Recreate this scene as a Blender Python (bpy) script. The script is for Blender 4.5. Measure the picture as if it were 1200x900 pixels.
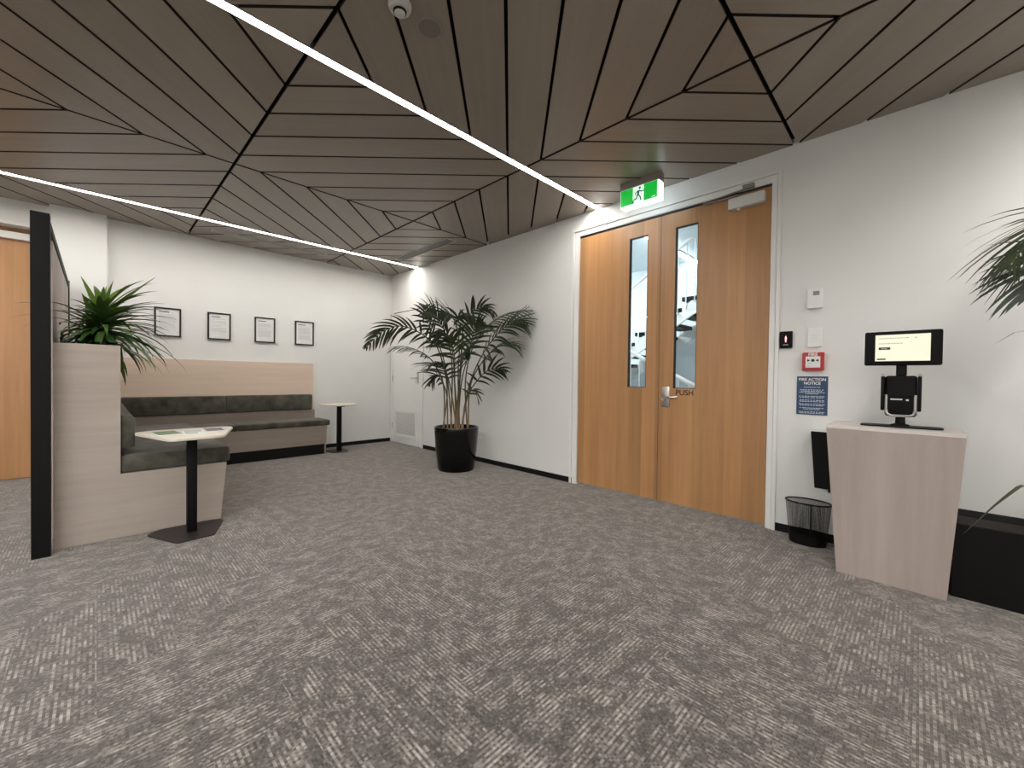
import bpy, bmesh, math, random
from mathutils import Vector, Matrix, Euler
random.seed(7)
for o in list(bpy.data.objects): bpy.data.objects.remove(o)
S = bpy.context.scene
COL = S.collection
H = 3.01            # ceiling height
WX = 3.80           # right wall plane
WY = 6.88           # back wall plane

# ---------------------------------------------------------------- camera
yaw, pitch, roll = math.radians(45.304), math.radians(-0.815), math.radians(0.747)
f = Vector((math.sin(yaw)*math.cos(pitch), math.cos(yaw)*math.cos(pitch), math.sin(pitch)))
r = Vector((math.cos(yaw), -math.sin(yaw), 0)); u = r.cross(f)
r2 = r*math.cos(roll)+u*math.sin(roll); u2 = -r*math.sin(roll)+u*math.cos(roll)
cam = bpy.data.cameras.new('camera'); co = bpy.data.objects.new('camera', cam); COL.objects.link(co)
cam.sensor_fit = 'HORIZONTAL'; cam.sensor_width = 36.0; cam.lens = 482.08*36/1200
cam.clip_start = 0.02; cam.clip_end = 100
M4 = Matrix((r2, u2, -f)).transposed().to_4x4(); M4.translation = (0, 0, 1.18)
co.matrix_world = M4
S.camera = co
# ---------------------------------------------------------------- world, exposure, lamp strengths
W = bpy.data.worlds.new('world'); S.world = W; W.use_nodes = True
W.node_tree.nodes['Background'].inputs[0].default_value = (0.75, 0.85, 1, 1)
W.node_tree.nodes['Background'].inputs[1].default_value = 0.05
vs = S.view_settings
vs.view_transform = 'Standard'; vs.look = 'None'; vs.gamma = 1; vs.use_curve_mapping = False
vs.exposure = 0.38
STRIP = 51.0         # radiance of the linear ceiling lights
FILL = 84.0          # radiance of the added neutral fill lines over the left of the lobby
DOWN = 52.0          # watts of each recessed downlight
STAIR = 70.0         # radiance of the stairwell light
SIGN = 0.8

# ---------------------------------------------------------------- materials
def mat(name, col=(0.8,0.8,0.8), rough=0.5, metal=0.0, spec=0.5):
    m = bpy.data.materials.new(name); m.use_nodes = True
    b = m.node_tree.nodes['Principled BSDF']
    b.inputs['Base Color'].default_value = (*col, 1); b.inputs['Roughness'].default_value = rough
    b.inputs['Metallic'].default_value = metal; b.inputs['Specular IOR Level'].default_value = spec
    m.diffuse_color = (*col, 1)
    return m
def N(m, t, **kw):
    n = m.node_tree.nodes.new(t)
    for k, v in kw.items(): setattr(n, k, v)
    return n
def L(m, a, b): m.node_tree.links.new(a, b)
def bsdf(m): return m.node_tree.nodes['Principled BSDF']
def emis(name, col, s):
    m = mat(name, (0.8,0.8,0.8)); b = bsdf(m)
    b.inputs['Emission Color'].default_value = (*col, 1); b.inputs['Emission Strength'].default_value = s
    return m
def ramp(m, fac, stops):
    n = N(m, 'ShaderNodeValToRGB'); L(m, fac, n.inputs[0])
    e = n.color_ramp.elements
    while len(e) < len(stops): e.new(0.5)
    for k, (p, c) in enumerate(stops): e[k].position = p; e[k].color = (*c, 1)
    return n
def mth(m, op, a, b=None):
    n = N(m, 'ShaderNodeMath', operation=op)
    for k, v in enumerate((a, b)):
        if v is None: continue
        if isinstance(v, (int, float)): n.inputs[k].default_value = v
        else: L(m, v, n.inputs[k])
    return n.outputs[0]
def noise(m, vec, scale, detail=2, rough=0.5):
    n = N(m, 'ShaderNodeTexNoise'); n.inputs['Scale'].default_value = scale
    n.inputs['Detail'].default_value = detail; n.inputs['Roughness'].default_value = rough
    L(m, vec, n.inputs['Vector']); return n.outputs[0]
def mapped(m, scale=(1,1,1), coord='Object', rand=True):
    tc = N(m, 'ShaderNodeTexCoord'); mp = N(m, 'ShaderNodeMapping'); mp.inputs['Scale'].default_value = scale
    v = tc.outputs[coord]
    if rand:
        oi = N(m, 'ShaderNodeObjectInfo'); a = N(m, 'ShaderNodeVectorMath', operation='SCALE')
        a.inputs[0].default_value = (37.1, 19.7, 53.3); L(m, oi.outputs['Random'], a.inputs['Scale'])
        s = N(m, 'ShaderNodeVectorMath', operation='ADD'); L(m, v, s.inputs[0]); L(m, a.outputs[0], s.inputs[1]); v = s.outputs[0]
    L(m, v, mp.inputs['Vector']); return mp.outputs[0]
def bump(m, h, strength, dist=0.002):
    n = N(m, 'ShaderNodeBump'); n.inputs['Strength'].default_value = strength; n.inputs['Distance'].default_value = dist
    L(m, h, n.inputs['Height']); L(m, n.outputs[0], bsdf(m).inputs['Normal'])
def wood(name, c1, c2, axis='x', rough=0.4, spec=0.5, fine=60, var=0.12):
    m = mat(name, c1, rough, spec=spec)
    sc = {'x': (1.2, fine*0.35, fine*0.35), 'y': (fine*0.35, 1.2, fine*0.35), 'z': (fine*0.35, fine*0.35, 1.2)}[axis]
    v = mapped(m, sc)
    n1 = noise(m, v, 1.0, 6, 0.65)
    sc2 = {'x': (0.35, 3, 3), 'y': (3, 0.35, 3), 'z': (3, 3, 0.35)}[axis]
    n2 = noise(m, mapped(m, sc2), 1.0, 3, 0.5)
    s = mth(m, 'ADD', mth(m, 'MULTIPLY', n1, 0.5), mth(m, 'MULTIPLY', n2, 0.5))
    oi = N(m, 'ShaderNodeObjectInfo')
    s = mth(m, 'ADD', s, mth(m, 'MULTIPLY', mth(m, 'SUBTRACT', oi.outputs['Random'], 0.5), var))
    rp = ramp(m, s, [(0.3, c1), (0.7, c2)])
    L(m, rp.outputs[0], bsdf(m).inputs['Base Color'])
    bump(m, n1, 0.12, 0.001)
    return m
def paint(name, col, rough=0.75, sc=90, st=0.06):
    m = mat(name, col, rough, spec=0.3)
    v = mapped(m, (1,1,1), rand=False)
    n = noise(m, v, sc, 3); bump(m, n, st, 0.002)
    n2 = noise(m, v, 1.3, 2)
    rp = ramp(m, n2, [(0.3, tuple(c*0.965 for c in col)), (0.7, col)])
    L(m, rp.outputs[0], bsdf(m).inputs['Base Color'])
    return m
def fabric(name, c1, c2):
    m = mat(name, c1, 0.9, spec=0.2)
    v = mapped(m, (1,1,1))
    n = noise(m, v, 7, 4, 0.6); n2 = noise(m, v, 260, 2)
    s = mth(m, 'ADD', mth(m, 'MULTIPLY', n, 0.75), mth(m, 'MULTIPLY', n2, 0.25))
    rp = ramp(m, s, [(0.36, c1), (0.66, c2)]); L(m, rp.outputs[0], bsdf(m).inputs['Base Color'])
    bsdf(m).inputs['Sheen Weight'].default_value = 0.25; bsdf(m).inputs['Sheen Roughness'].default_value = 0.5
    bump(m, n2, 0.3, 0.001)
    return m
def leafmat(name, c1, c2, rough=0.4):
    m = mat(name, c1, rough)
    n = noise(m, mapped(m, (1,1,1)), 9, 3)
    oi = N(m, 'ShaderNodeObjectInfo')
    s = mth(m, 'ADD', mth(m, 'MULTIPLY', n, 0.6), mth(m, 'MULTIPLY', oi.outputs['Random'], 0.4))
    rp = ramp(m, s, [(0.3, c1), (0.75, c2)]); L(m, rp.outputs[0], bsdf(m).inputs['Base Color'])
    return m
def carpet_mat():
    m = mat('carpet', (0.2,0.18,0.16), 0.95, spec=0.1)
    v = mapped(m, (1,1,1))
    sx = N(m, 'ShaderNodeSeparateXYZ'); L(m, v, sx.inputs[0])
    X, Y = sx.outputs[0], sx.outputs[1]
    row = mth(m, 'FLOOR', mth(m, 'DIVIDE', Y, 0.0085))
    tuft = mth(m, 'FLOOR', mth(m, 'DIVIDE', X, 0.009))
    def comb(a, b, c=0.0):
        n = N(m, 'ShaderNodeCombineXYZ')
        for k, q in enumerate((a, b, c)):
            if isinstance(q, (int, float)): n.inputs[k].default_value = q
            else: L(m, q, n.inputs[k])
        return n.outputs[0]
    dash = noise(m, comb(mth(m, 'MULTIPLY', X, 19.0), mth(m, 'MULTIPLY', row, 0.71)), 1.0, 2, 0.6)
    patch = noise(m, comb(mth(m, 'MULTIPLY', X, 8.0), mth(m, 'MULTIPLY', Y, 12.0), 3.1), 1.0, 4, 0.65)
    wn = N(m, 'ShaderNodeTexWhiteNoise', noise_dimensions='2D'); L(m, comb(row, tuft), wn.inputs['Vector'])
    alt = mth(m, 'MULTIPLY', mth(m, 'MODULO', mth(m, 'ABSOLUTE', row), 2.0), 1.0)
    # patch decides where the alternate rows turn light
    on = N(m, 'ShaderNodeMapRange'); on.inputs['From Min'].default_value = 0.42; on.inputs['From Max'].default_value = 0.60
    L(m, mth(m, 'ADD', mth(m, 'MULTIPLY', dash, 0.40), mth(m, 'MULTIPLY', patch, 0.60)), on.inputs['Value'])
    lt = mth(m, 'MULTIPLY', on.outputs[0], mth(m, 'ADD', mth(m, 'MULTIPLY', alt, 0.65), 0.30))
    s = mth(m, 'ADD', mth(m, 'MULTIPLY', lt, 0.60), mth(m, 'MULTIPLY', wn.outputs[0], 0.40))
    rp = ramp(m, s, [(0.0, CARPET[0]), (0.35, CARPET[1]), (0.95, CARPET[2])])
    L(m, rp.outputs[0], bsdf(m).inputs['Base Color'])
    bump(m, mth(m, 'ADD', wn.outputs[0], mth(m, 'MULTIPLY', alt, 0.4)), 0.6, 0.003)
    bsdf(m).inputs['Sheen Weight'].default_value = 0.55; bsdf(m).inputs['Sheen Roughness'].default_value = 0.45; bsdf(m).inputs['Sheen Tint'].default_value = (1.0, 0.93, 0.87, 1)
    return m
CARPET = ((0.034,0.030,0.027), (0.088,0.078,0.070), (0.38,0.34,0.303))

M = {}
M['wall'] = paint('wall paint', (0.80,0.795,0.77))
M['white'] = paint('white trim paint', (0.83,0.825,0.80), 0.45, 40, 0.02)
M['plastic'] = mat('white plastic', (0.82,0.82,0.80), 0.35)
M['panel'] = wood('washed ceiling timber', (0.265,0.228,0.190), (0.325,0.285,0.240), 'x', 0.36, 0.5, 70, 0.25)
M['black'] = mat('black void', (0.006,0.005,0.005), 0.9, spec=0.1)
M['groove'] = mat('dark panel edge', (0.045,0.035,0.029), 0.8, spec=0.1)
M['bmetal'] = mat('black powder coat', (0.0035,0.003,0.003), 0.55, spec=0.18)
M['brown'] = mat('dark bronze coat', (0.022,0.016,0.017), 0.45, spec=0.4)
M['skirt'] = mat('black skirting', (0.006,0.0055,0.0055), 0.6, spec=0.25)
M['washh'] = wood('washed timber flat grain', (0.345,0.285,0.245), (0.45,0.385,0.33), 'x', 0.5, 0.4, 60, 0.06)
M['washb'] = wood('warm washed timber', (0.64,0.50,0.39), (0.78,0.64,0.52), 'x', 0.5, 0.4, 50, 0.04)
M['washtop'] = wood('pale washed timber', (0.62,0.56,0.52), (0.74,0.69,0.64), 'y', 0.35, 0.5, 50, 0.04)
M['washk'] = wood('washed timber upright grain', (0.36,0.295,0.262), (0.47,0.395,0.355), 'z', 0.5, 0.4, 50, 0.06)
M['oak'] = wood('honey oak veneer', (0.37,0.18,0.072), (0.55,0.295,0.128), 'z', 0.36, 0.5, 70, 0.05)
def veneer(m):
    sx = N(m, 'ShaderNodeSeparateXYZ'); L(m, mapped(m, (1,1,1)), sx.inputs[0])
    cb = N(m, 'ShaderNodeCombineXYZ'); L(m, mth(m, 'FLOOR', mth(m, 'MULTIPLY', mth(m, 'ADD', sx.outputs[0], sx.outputs[1]), 7.3)), cb.inputs[0])
    wn = N(m, 'ShaderNodeTexWhiteNoise', noise_dimensions='3D'); L(m, cb.outputs[0], wn.inputs['Vector'])
    src = bsdf(m).inputs['Base Color'].links[0].from_socket
    hs = N(m, 'ShaderNodeHueSaturation'); L(m, src, hs.inputs['Color'])
    L(m, mth(m, 'ADD', mth(m, 'MULTIPLY', wn.outputs[0], 0.34), 0.80), hs.inputs['Value']); L(m, hs.outputs[0], bsdf(m).inputs['Base Color'])
veneer(M['oak'])
M['fabric'] = fabric('charcoal fabric', (0.040,0.037,0.029), (0.12,0.112,0.09))
M['steel'] = mat('brushed steel', (0.55,0.53,0.50), 0.32, 1.0)
M['alu'] = mat('silver paint', (0.70,0.70,0.67), 0.45, 0.15)
M['gloss'] = mat('glossy black ceramic', (0.003,0.003,0.003), 0.14, spec=0.4)
M['soil'] = mat('dark potting soil', (0.02,0.014,0.01), 0.95)
bump(M['soil'], noise(M['soil'], mapped(M['soil']), 60, 4), 0.8, 0.02)
M['leaf'] = leafmat('strap leaf green', (0.026,0.066,0.015), (0.12,0.23,0.045))
M['leafy'] = leafmat('young leaf green', (0.11,0.22,0.03), (0.24,0.36,0.07))
M['frond'] = leafmat('palm frond green', (0.012,0.022,0.010), (0.055,0.075,0.030))
M['stem'] = leafmat('leaf stalk', (0.035,0.04,0.015), (0.10,0.085,0.035), 0.5)
m = mat('palm cane', (0.1,0.08,0.04), 0.5); M['cane'] = m
_sx = N(m, 'ShaderNodeSeparateXYZ'); L(m, mapped(m, (1,1,1), rand=False), _sx.inputs[0])
_rp = ramp(m, mth(m, 'MULTIPLY', _sx.outputs[2], 0.5), [(0.26, (0.30,0.19,0.10)), (0.42, (0.15,0.105,0.045)), (0.55, (0.045,0.05,0.02))]); L(m, _rp.outputs[0], bsdf(m).inputs['Base Color'])
M['paper'] = mat('paper', (0.80,0.79,0.77), 0.6)
M['ink'] = mat('grey print', (0.55,0.55,0.55), 0.7)
M['inkb'] = mat('black print', (0.02,0.02,0.02), 0.6)
M['frameb'] = mat('black picture frame', (0.012,0.010,0.010), 0.35)
M['red'] = mat('red plastic', (0.45,0.02,0.025), 0.35)
M['blue'] = mat('navy sign board', (0.022,0.055,0.13), 0.4)
M['pale'] = mat('pale lettering', (0.55,0.63,0.70), 0.5)
M['tabletop'] = wood('pale birch top', (0.66,0.60,0.49), (0.76,0.70,0.60), 'x', 0.4, 0.4, 40, 0.05)
M['green_print'] = mat('green print', (0.10,0.19,0.06), 0.4)
M['photo_print'] = mat('grey violet print', (0.16,0.13,0.17), 0.4)
M['strip'] = emis('led diffuser', (1.0,0.962,0.915), STRIP)
M['strip_fill'] = emis('added fill diffuser', (0.96,0.985,1.0), FILL)
M['lamp_disc'] = emis('downlight lens', (1.0,0.97,0.93), 12.0)
M['stairlight'] = emis('cool led diffuser', (0.86,0.95,1.0), STAIR)
M['sign_green'] = emis('lit sign green', (0.0,0.62,0.035), SIGN*0.55); bsdf(M['sign_green']).inputs['Base Color'].default_value = (0.0,0.35,0.05,1)
M['sign_man'] = emis('sign figure green', (0.0,0.16,0.06), 0.5); bsdf(M['sign_man']).inputs['Base Color'].default_value = (0.0,0.12,0.05,1)
M['sign_face'] = emis('lit sign face', (0.85,1.0,0.95), SIGN*0.7)
M['sign_white'] = emis('lit sign white', (0.80,0.95,1.0), SIGN*3)
M['screen'] = emis('lit tablet screen', (1.0,0.98,0.74), 0.72); bsdf(M['screen']).inputs['Base Color'].default_value = (0.05,0.05,0.05,1)
M['screen_ink'] = emis('screen grey text', (0.50,0.49,0.40), 0.6); bsdf(M['screen_ink']).inputs['Base Color'].default_value = (0.05,0.05,0.05,1)
M['redled'] = emis('red indicator', (1.0,0.25,0.2), 1.6)
M['stairwall'] = paint('stairwell paint', (0.66,0.72,0.745))
M['lcd'] = mat('grey display', (0.22,0.22,0.20), 0.3)
M['speaker'] = mat('grille cloth', (0.20,0.178,0.152), 0.6)
M['ring'] = mat('pale grille ring', (0.27,0.245,0.21), 0.6)
M['trim_grey'] = mat('grey steel housing', (0.30,0.27,0.24), 0.45, 0.3)
M['louvre'] = mat('grey louvre', (0.58,0.57,0.54), 0.5)
g = mat('door glass', (0.93,0.97,0.97), 0.0); M['glass'] = g
bsdf(g).inputs['Transmission Weight'].default_value = 1.0; bsdf(g).inputs['IOR'].default_value = 1.45
M['carpet'] = carpet_mat()

# ---------------------------------------------------------------- mesh helpers (all shapes are given in world coordinates)
def BM(): return bmesh.new()
def box(bm, x0, x1, y0, y1, z0, z1, bev=0.0, seg=2):
    a = bmesh.ops.create_cube(bm, size=1)['verts']
    for v in a:
        v.co = Vector((x0+(v.co.x+.5)*(x1-x0), y0+(v.co.y+.5)*(y1-y0), z0+(v.co.z+.5)*(z1-z0)))
    if bev:
        es = list({e for v in a for e in v.link_edges})
        bmesh.ops.bevel(bm, geom=es, offset=bev, segments=seg, affect='EDGES', profile=0.5)
    return bm
def prism(bm, pts, off, bev=0.0, seg=2):
    """solid from a planar polygon of 3D points, pushed along the vector off"""
    off = Vector(off)
    a = [bm.verts.new(Vector(p)) for p in pts]; b = [bm.verts.new(Vector(p)+off) for p in pts]
    n = len(a); fs = [bm.faces.new(a), bm.faces.new(b[::-1])]
    for k in range(n): fs.append(bm.faces.new((a[k], b[k], b[(k+1) % n], a[(k+1) % n])))
    bmesh.ops.recalc_face_normals(bm, faces=fs)
    if bev:
        es = list({e for q in fs for e in q.edges})
        bmesh.ops.bevel(bm, geom=es, offset=bev, segments=seg, affect='EDGES', profile=0.5)
    return bm
def tube(bm, pts, rad, seg=8, caps=True):
    pts = [Vector(p) for p in pts]; n = len(pts)
    rads = rad if isinstance(rad, (list, tuple)) else [rad]*n
    rings = []; ref = None
    for k, p in enumerate(pts):
        d = (pts[min(k+1, n-1)]-pts[max(k-1, 0)]).normalized()
        if ref is None: ref = Vector((0,0,1)) if abs(d.z) < 0.9 else Vector((1,0,0))
        s = d.cross(ref).normalized(); t = s.cross(d).normalized(); ref = t
        rings.append([bm.verts.new(p+(s*math.cos(2*math.pi*q/seg)+t*math.sin(2*math.pi*q/seg))*rads[k]) for q in range(seg)])
    for k in range(n-1):
        for q in range(seg):
            bm.faces.new((rings[k][q], rings[k][(q+1) % seg], rings[k+1][(q+1) % seg], rings[k+1][q]))
    if caps and seg > 2: bm.faces.new(rings[0][::-1]); bm.faces.new(rings[-1])
    return bm
def lathe(bm, cx, cy, prof, seg=40, ex=1.0, ey=1.0):
    """prof: list of (radius, z); ex, ey stretch it to an oval"""
    rings = []
    for rr, z in prof:
        if rr < 1e-6: rings.append([bm.verts.new((cx, cy, z))])
        else: rings.append([bm.verts.new((cx+ex*rr*math.cos(2*math.pi*q/seg), cy+ey*rr*math.sin(2*math.pi*q/seg), z)) for q in range(seg)])
    for a, b in zip(rings, rings[1:]):
        for q in range(seg):
            q2 = (q+1) % seg
            if len(a) == 1 and len(b) == 1: continue
            if len(a) == 1: bm.faces.new((a[0], b[q2], b[q]))
            elif len(b) == 1: bm.faces.new((a[q], a[q2], b[0]))
            else: bm.faces.new((a[q], a[q2], b[q2], b[q]))
    bmesh.ops.recalc_face_normals(bm, faces=bm.faces[:])
    return bm
def disc_x(bm, x0, x1, cy, cz, rr, seg=24):
    pts = [(x0, cy+rr*math.cos(2*math.pi*q/seg), cz+rr*math.sin(2*math.pi*q/seg)) for q in range(seg)]
    return prism(bm, pts, (x1-x0, 0, 0))
def wpos(o):
    v = Vector((0,0,0))
    while o is not None: v += o.location; o = o.parent
    return v
def obj(name, bm, m, parent=None, smooth=False, loc=None):
    """link the shape as ONE mesh object; its origin goes to loc (world), default: its parent's origin or its own base"""
    me = bpy.data.meshes.new(name)
    if loc is None:
        if parent is not None: loc = wpos(parent)
        else:
            xs = [v.co for v in bm.verts]
            loc = Vector((sum(v.x for v in xs)/len(xs), sum(v.y for v in xs)/len(xs), min(v.z for v in xs)))
    loc = Vector(loc)
    bmesh.ops.translate(bm, verts=bm.verts[:], vec=-loc)
    bm.to_mesh(me); bm.free()
    for mm in (m if isinstance(m, (list, tuple)) else [m]): me.materials.append(mm)
    if smooth:
        me.polygons.foreach_set('use_smooth', [True]*len(me.polygons))
        try: me.set_sharp_from_angle(angle=math.radians(40))
        except Exception: pass
    o = bpy.data.objects.new(name, me); COL.objects.link(o)
    o.location = loc-(wpos(parent) if parent is not None else Vector((0,0,0)))
    o.parent = parent
    return o
def tag(o, label, cat, group=None, kind=None):
    o['label'] = label; o['category'] = cat
    if group: o['group'] = group
    if kind: o['kind'] = kind
    return o
def thing(name, label, cat, loc, group=None, kind=None):
    o = bpy.data.objects.new(name, None); COL.objects.link(o); o.location = loc
    o.empty_display_size = 0.1
    return tag(o, label, cat, group, kind)
def struct(name, bm, m, label, cat, smooth=False):
    return tag(obj(name, bm, m, None, smooth, (0,0,0)), label, cat, None, 'structure')
def text(bm, s, size, origin, ex, ey, depth=0.0008, align='CENTER', bold=0.0):
    """raised lettering: origin is the middle of the base line"""
    cu = bpy.data.curves.new('t', 'FONT'); cu.body = s; cu.size = size; cu.align_x = align
    cu.extrude = depth/2; cu.offset = bold
    ob = bpy.data.objects.new('t', cu); COL.objects.link(ob)
    me = bpy.data.meshes.new_from_object(ob.evaluated_get(bpy.context.evaluated_depsgraph_get()))
    ex, ey = Vector(ex), Vector(ey); ez = ex.cross(ey)
    mx = Matrix((ex, ey, ez)).transposed().to_4x4(); mx.translation = Vector(origin)
    me.transform(mx); bm.from_mesh(me)
    bpy.data.objects.remove(ob); bpy.data.curves.remove(cu); bpy.data.meshes.remove(me)
    return bm
RX, RY = (0,-1,0), (0,0,1)     # lettering directions on the right wall (read by someone facing +x)

def clip(poly, nx, ny, c):
    """keep the part of a convex polygon where nx*x+ny*y <= c"""
    out = []
    for k in range(len(poly)):
        a, b = poly[k], poly[(k+1) % len(poly)]
        da, db = nx*a[0]+ny*a[1]-c, nx*b[0]+ny*b[1]-c
        if da <= 0: out.append(a)
        if (da < 0 < db) or (db < 0 < da):
            t = da/(da-db); out.append((a[0]+t*(b[0]-a[0]), a[1]+t*(b[1]-a[1])))
    return out
def area(p): return 0.5*abs(sum(p[k][0]*p[(k+1) % len(p)][1]-p[(k+1) % len(p)][0]*p[k][1] for k in range(len(p))))

# ================================================================ THE SETTING
RL, RB = -5.2, -5.4      # far left and rear walls of the lobby
# floor slab, lowered under the carpet planks that are laid one by one
PX0, PX1, PY0, PY1 = -1.75, WX, -1.25, WY
bm = BM()
box(bm, RL-0.2, WX+0.15, RB-0.2, WY+0.4, -0.20, -0.006)
box(bm, RL-0.2, PX0, RB-0.2, WY+0.4, -0.006, 0)
box(bm, PX0, WX+0.15, RB-0.2, PY0, -0.006, 0)
box(bm, PX0, WX, PY1, WY+0.4, -0.006, 0)
box(bm, WX, WX+0.15, PY0, PY1, -0.006, 0)
floor = struct('floor', bm, M['carpet'], 'grey brown streaked carpet floor of the lobby', 'floor')
# herringbone carpet planks
PW, PL = 0.25, 4
cache = {}
i0, i1 = int(PX0/PW)-6, int(PX1/PW)+6; j0, j1 = int(PY0/PW)-6, int(PY1/PW)+6
for i in range(i0, i1):
    for j in range(j0, j1):
        for kind in (0, 1):
            if kind == 0 and (i-j) % 8 == 0: rect = (i*PW, j*PW, (i+PL)*PW, (j+1)*PW)
            elif kind == 1 and (i-j) % 8 == 7: rect = (i*PW, j*PW, (i+1)*PW, (j+PL)*PW)
            else: continue
            x0, y0, x1, y1 = max(rect[0], PX0), max(rect[1], PY0), min(rect[2], PX1), min(rect[3], PY1)
            if x1-x0 < 0.01 or y1-y0 < 0.01: continue
            lx, ly = (x1-x0, y1-y0) if kind == 0 else (y1-y0, x1-x0)
            key = (round(lx, 3), round(ly, 3))
            if key not in cache:
                b = BM(); box(b, -lx/2+.0003, lx/2-.0003, -ly/2+.0003, ly/2-.0003, -0.006, 0)
                me = bpy.data.meshes.new('carpet_plank'); b.to_mesh(me); b.free(); me.materials.append(M['carpet']); cache[key] = me
            o = bpy.data.objects.new('carpet_plank', cache[key]); COL.objects.link(o)
            o.location = ((x0+x1)/2, (y0+y1)/2, 0); o.rotation_euler = (0, 0, 0 if kind == 0 else math.pi/2)
            if random.random() < .5: o.rotation_euler.z += math.pi
            o.parent = floor

# ceiling: black void plate with timber panels hung below it in squares of 45 degree strips
G = 1.775; GX, GY = 0.845, 2.485
CX0, CX1, CY0, CY1 = GX-2*G, WX, GY-2*G, WY
bm = BM()
box(bm, RL-0.2, WX+0.15, RB-0.2, WY+0.4, H+0.05, H+0.25)
ceil = struct('ceiling', bm, M['black'], 'dark ceiling void behind the timber panel ceiling', 'ceiling')
bm = BM()
box(bm, RL, CX0-0.013, RB, WY, H, H+0.02)
for a, b_ in ((RB, -4.62-0.03), (-4.62+0.03, -1.065-0.03)):
    box(bm, CX0-0.013, WX, a, b_, H, H+0.02)
obj('plain_panel', bm, M['panel'], ceil)
LIGHTY = (-4.62, -1.065, 2.485, 6.035)
hw = 0.036               # half the slot left for a linear light
pitchd = 2*G/9
for i in range(-2, 2):
    for j in range(-2, 3):
        cx0, cx1, cy0, cy1 = GX+i*G, GX+(i+1)*G, GY+j*G, GY+(j+1)*G
        gy0 = hw if any(abs(cy0-q) < .01 for q in LIGHTY) else 0.0115
        gy1 = hw if any(abs(cy1-q) < .01 for q in LIGHTY) else 0.0115
        ax, bx, ay, by = cx0+0.0115, min(cx1-0.0115, WX-0.004), cy0+gy0, min(cy1-gy1, WY-0.004)
        if bx-ax < 0.05 or by-ay < 0.05: continue
        anti = (i+j) % 2 == 0
        ang = -math.pi/4 if anti else math.pi/4
        ca, sa = math.cos(-ang), math.sin(-ang)
        for k in range(9):
            p = [(ax, ay), (bx, ay), (bx, by), (ax, by)]
            gap = 0.0095*math.sqrt(2)
            if anti:
                s0 = cx0+cy0+k*pitchd; p = clip(p, -1, -1, -(s0+gap)); p = clip(p, 1, 1, s0+pitchd-gap) if p else p
            else:
                s0 = cy0-cx1+k*pitchd; p = clip(p, 1, -1, -(s0+gap)); p = clip(p, -1, 1, s0+pitchd-gap) if p else p
            if len(p) < 3 or area(p) < 0.0015: continue
            mx, my = sum(q[0] for q in p)/len(p), sum(q[1] for q in p)/len(p)
            b = BM(); q2 = []
            for q in p:
                dx, dy = q[0]-mx, q[1]-my
                q2.append((ca*dx-sa*dy, sa*dx+ca*dy, 0))
            prism(b, q2, (0, 0, 0.016))
            b.normal_update()
            for fc in b.faces: fc.material_index = 1 if abs(fc.normal.z) < 0.5 else 0  # side faces of each panel get the darker groove colour
            me = bpy.data.meshes.new('ceiling_panel'); b.to_mesh(me); b.free(); me.materials.append(M['panel']); me.materials.append(M['groove'])
            o = bpy.data.objects.new('ceiling_panel', me); COL.objects.link(o)
            o.location = (mx, my, H); o.rotation_euler = (0, 0, ang); o.parent = ceil

# linear lights in the slots
LL = {2.485: 'long white linear ceiling light running to the wall beside the exit sign',
      6.035: 'long white linear ceiling light running to the far corner of the lobby',
      -1.065: 'long white linear ceiling light out of view behind the camera',
      -4.62: 'long white linear ceiling light at the rear of the lobby'}
for y in LIGHTY:
    t = thing('linear_light', LL[y], 'light', (WX-4.5, y, H), 'linear ceiling lights')
    b = BM(); x0, x1 = RL+0.02, WX-0.004
    box(b, x0, x1, y-0.033, y-0.026, H-0.001, H+0.045); box(b, x0, x1, y+0.026, y+0.033, H-0.001, H+0.045)
    box(b, x0, x1, y-0.026, y+0.026, H+0.035, H+0.045)
    obj('channel', b, M['trim_grey'], t)
    b = BM(); pts = [(x0, y-0.0255, H+0.02), (x0, y-0.0255, H+0.0025), (x0, y+0.0255, H+0.0025), (x0, y+0.0255, H+0.02)]
    prism(b, pts, (x1-x0, 0, 0)); obj('diffuser', b, M['strip'], t)

# unseen fill lines, added crosswise over the left lobby to brighten the right wall
for k, (x, y0, y1) in enumerate(((-1.62, -4.55, 2.42), (-3.4, -4.55, 5.95))):
    t = thing('linear_light', ('added unseen linear fill light left of the camera running towards the partition', 'added unseen linear fill light along the far left of the lobby')[k], 'light', (x, (y0+y1)/2, H), 'linear ceiling lights')
    b = BM(); box(b, x-0.04, x+0.04, y0, y1, H-0.022, H-0.001); box(b, x-0.040, x-0.035, y0, y1, H-0.036, H-0.022); box(b, x+0.035, x+0.040, y0, y1, H-0.036, H-0.022); obj('channel', b, M['trim_grey'], t)
    b = BM(); box(b, x-0.034, x+0.034, y0+.004, y1-.004, H-0.029, H-0.022); obj('diffuser', b, M['strip_fill'], t)
# recessed downlights that wash the door wall behind the camera
for k, (x, y) in enumerate(((3.02, -1.0), (3.02, -2.75))):
    t = thing('downlight', ('round recessed downlight above the tub palm', 'round recessed downlight further along the wall behind the tub palm')[k], 'light', (x, y, H), 'recessed downlights')
    b = BM(); lathe(b, x, y, [(0.045, H), (0.060, H), (0.060, H-.004), (0.045, H-.004)], 28); obj('trim_ring', b, M['white'], t, True)
    b = BM(); lathe(b, x, y, [(0, H-.001), (0.044, H-.001), (0.044, H-.002), (0, H-.002)], 28); obj('lens', b, M['lamp_disc'], t)
    ld = bpy.data.lights.new('lamp', 'SPOT'); ld.energy = DOWN; ld.color = (1.0, 0.97, 0.93); ld.spot_size = math.radians(150); ld.spot_blend = 1.0; ld.shadow_soft_size = 0.04
    lo = bpy.data.objects.new('lamp', ld); COL.objects.link(lo); lo.parent = t; lo.location = (0, 0, -0.03)

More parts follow.
